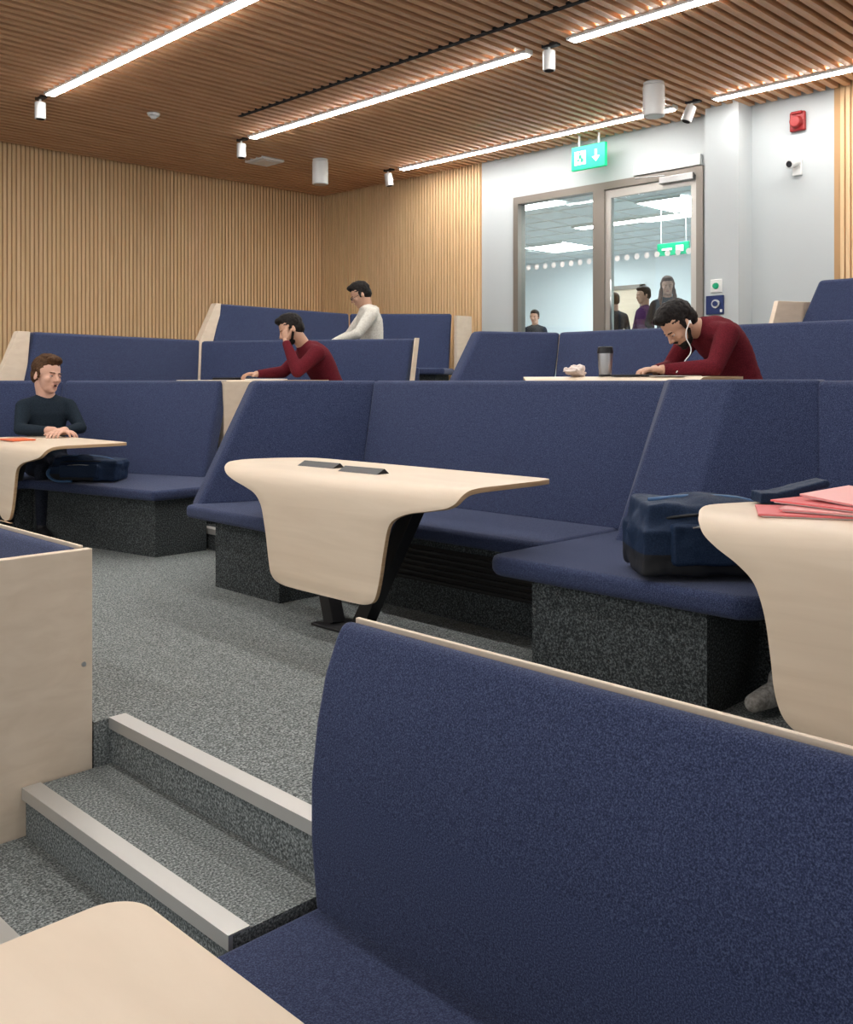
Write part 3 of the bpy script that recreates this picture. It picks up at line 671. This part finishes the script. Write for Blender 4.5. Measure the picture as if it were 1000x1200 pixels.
def stander(nm, X, Y, yaw, top, hair, scale=1.0, lh=False, zadj=0):
    person(nm, (X, Y, FC-.05), yaw, (0, 0, .88), (0, 0, 1.14), (.0, 0, 1.40), (.03, 0, 1.56), (0, 8, 0),
           [(.03, .25, 1.08), (.03, -.25, 1.08)], [(.22, .16, .98), (.22, -.16, .98)], [((1, -.2, 0), (0, 0, 1), .4), ((1, .2, 0), (0, 0, 1), .4)],
           knees=[(.02, .1, .48), (.02, -.1, .48)], ankles=[(0, .1, .09), (0, -.1, .09)], top=top, legm=M_jean, skin=M_skin, hairm=hair, detail=False, long_hair=lh, ts=.92)\
        .scale = (scale, scale, scale)
stander('man_in_dark_jacket', 11.2, 8.95, 200, M_coat, M_hairbk, .82)
stander('person_in_dark_coat', 10.9, 7.37, 60, M_coat, M_hairbr, .90)
stander('person_in_purple_top', 10.9, 6.90, 150, M_purple, M_hairbk, .93)
stander('woman_with_long_hair', 10.75, 6.48, 212, M_coat, M_hairch, .98, True)

# ---------------------------------------------------------------- backpacks
M_pipe = plain('backpack_piping', (.05, .12, .25), .5)
def backpack(X, Y, z, ang, s=1.0, name='backpack', straps=True):
    P = [('b', V(0, 0, .125), (.235, .125, .105), Matrix.Rotation(.06, 3, 'Y')), ('e', V(-.02, -.02, .14), (.25, .15, .125), None), ('b', V(-.06, -.02, .09), (.19, .14, .075), None), ('b', V(.1, 0, .12), (.14, .13, .09), Matrix.Rotation(.15, 3, 'Y'))]
    main = blob('shell', P, .010, M_bag, 16, .022, .09)
    main.data.materials.append(M_bagk)
    for p in main.data.polygons:
        if p.center.z < .085 and p.center.x < .08: p.material_index = 1
    pk = blob('front_pocket', [('b', V(-.02, -.145, .115), (.14, .03, .065), None)], .007, M_bag, 10, .008, .05)
    k = [main, pk]
    k.append(tube('zip', [V(-.22, -.09, .18), V(-.1, -.145, .205), V(.08, -.14, .21), V(.20, -.09, .19)], .005, M_bagk))
    k.append(tube('zip_teeth', [V(-.13, -.168, .165), V(-.02, -.175, .178), V(.10, -.165, .168)], .004, M_steel))
    k.append(tube('piping', [V(-.20, -.03, .240), V(-.05, -.04, .252), V(.12, -.04, .238), V(.22, -.03, .2)], .008, M_pipe))
    if straps:
        for sgn in (-1, 1):
            k.append(tube('shoulder_strap', [V(.19, .05*sgn, .20), V(.27, .06*sgn, .19), V(.30, .08*sgn, .09), V(.26, .09*sgn, .02)], .014, M_bag))
        k.append(tube('grab_handle', [V(.20, -.03, .20), V(.25, 0, .235), V(.20, .03, .20)], .009, M_bagk))
    else:
        k.append(tube('shoulder_strap', [V(-.20, -.10, .17), V(-.24, -.17, .10), V(-.18, -.20, .03), V(-.05, -.21, .02)], .012, M_pipe))
    e = bpy.data.objects.new(name, None); e.location = (X, Y, z); e.rotation_euler = (0, 0, ang); e.scale = (s, s, s); col.objects.link(e)
    for q in k: q.parent = e
    return e
backpack(3.33, 1.84, SA, math.radians(-44), 1.15)
b2 = backpack(3.24, 6.66, SA, math.radians(-50), .95, straps=False); b2.scale = (1.0, .95, .72)
pouch = blob('navy_fabric_pouch', [('b', V(0, 0, .022), (.10, .05, .018), None), ('b', V(.02, 0, .045), (.115, .05, .012), Matrix.Rotation(-.25, 3, 'Y'))], .005, M_bag, 8, .008, .05)
pouch.location = (3.20, 1.475, -.417); pouch.rotation_euler = (0, 0, math.radians(-45))
tiss = blob('crumpled_tissue', [('b', V(0, 0, .02), (.06, .05, .016), Matrix.Rotation(.3, 3, 'Y')), ('b', V(.02, 0, .035), (.02, .05, .03), Matrix.Rotation(.6, 3, 'Y'))], .006, plain('tissue', (.70, .60, .55), .8), 2, .03, .03)
tiss.location = (5.25, 3.86, .035)

# ---------------------------------------------------------------- lift everything, camera, world
for o in list(sc.objects):
    if o.parent is None: o.location.z += E
cam = bpy.data.cameras.new('camera'); co = bpy.data.objects.new('camera', cam); col.objects.link(co)
cam.sensor_fit = 'VERTICAL'; cam.sensor_height = 24; cam.lens = 22.8; cam.shift_y = -154/1200; cam.clip_start = .02; cam.clip_end = 100
co.location = (0, 0, E); co.rotation_euler = (math.radians(90), 0, math.radians(-45))
sc.camera = co
w = bpy.data.worlds.new('world'); sc.world = w; w.use_nodes = True
w.node_tree.nodes['Background'].inputs[0].default_value = (.93, .96, 1, 1)
w.node_tree.nodes['Background'].inputs[1].default_value = .9
sc.view_settings.view_transform = 'Standard'
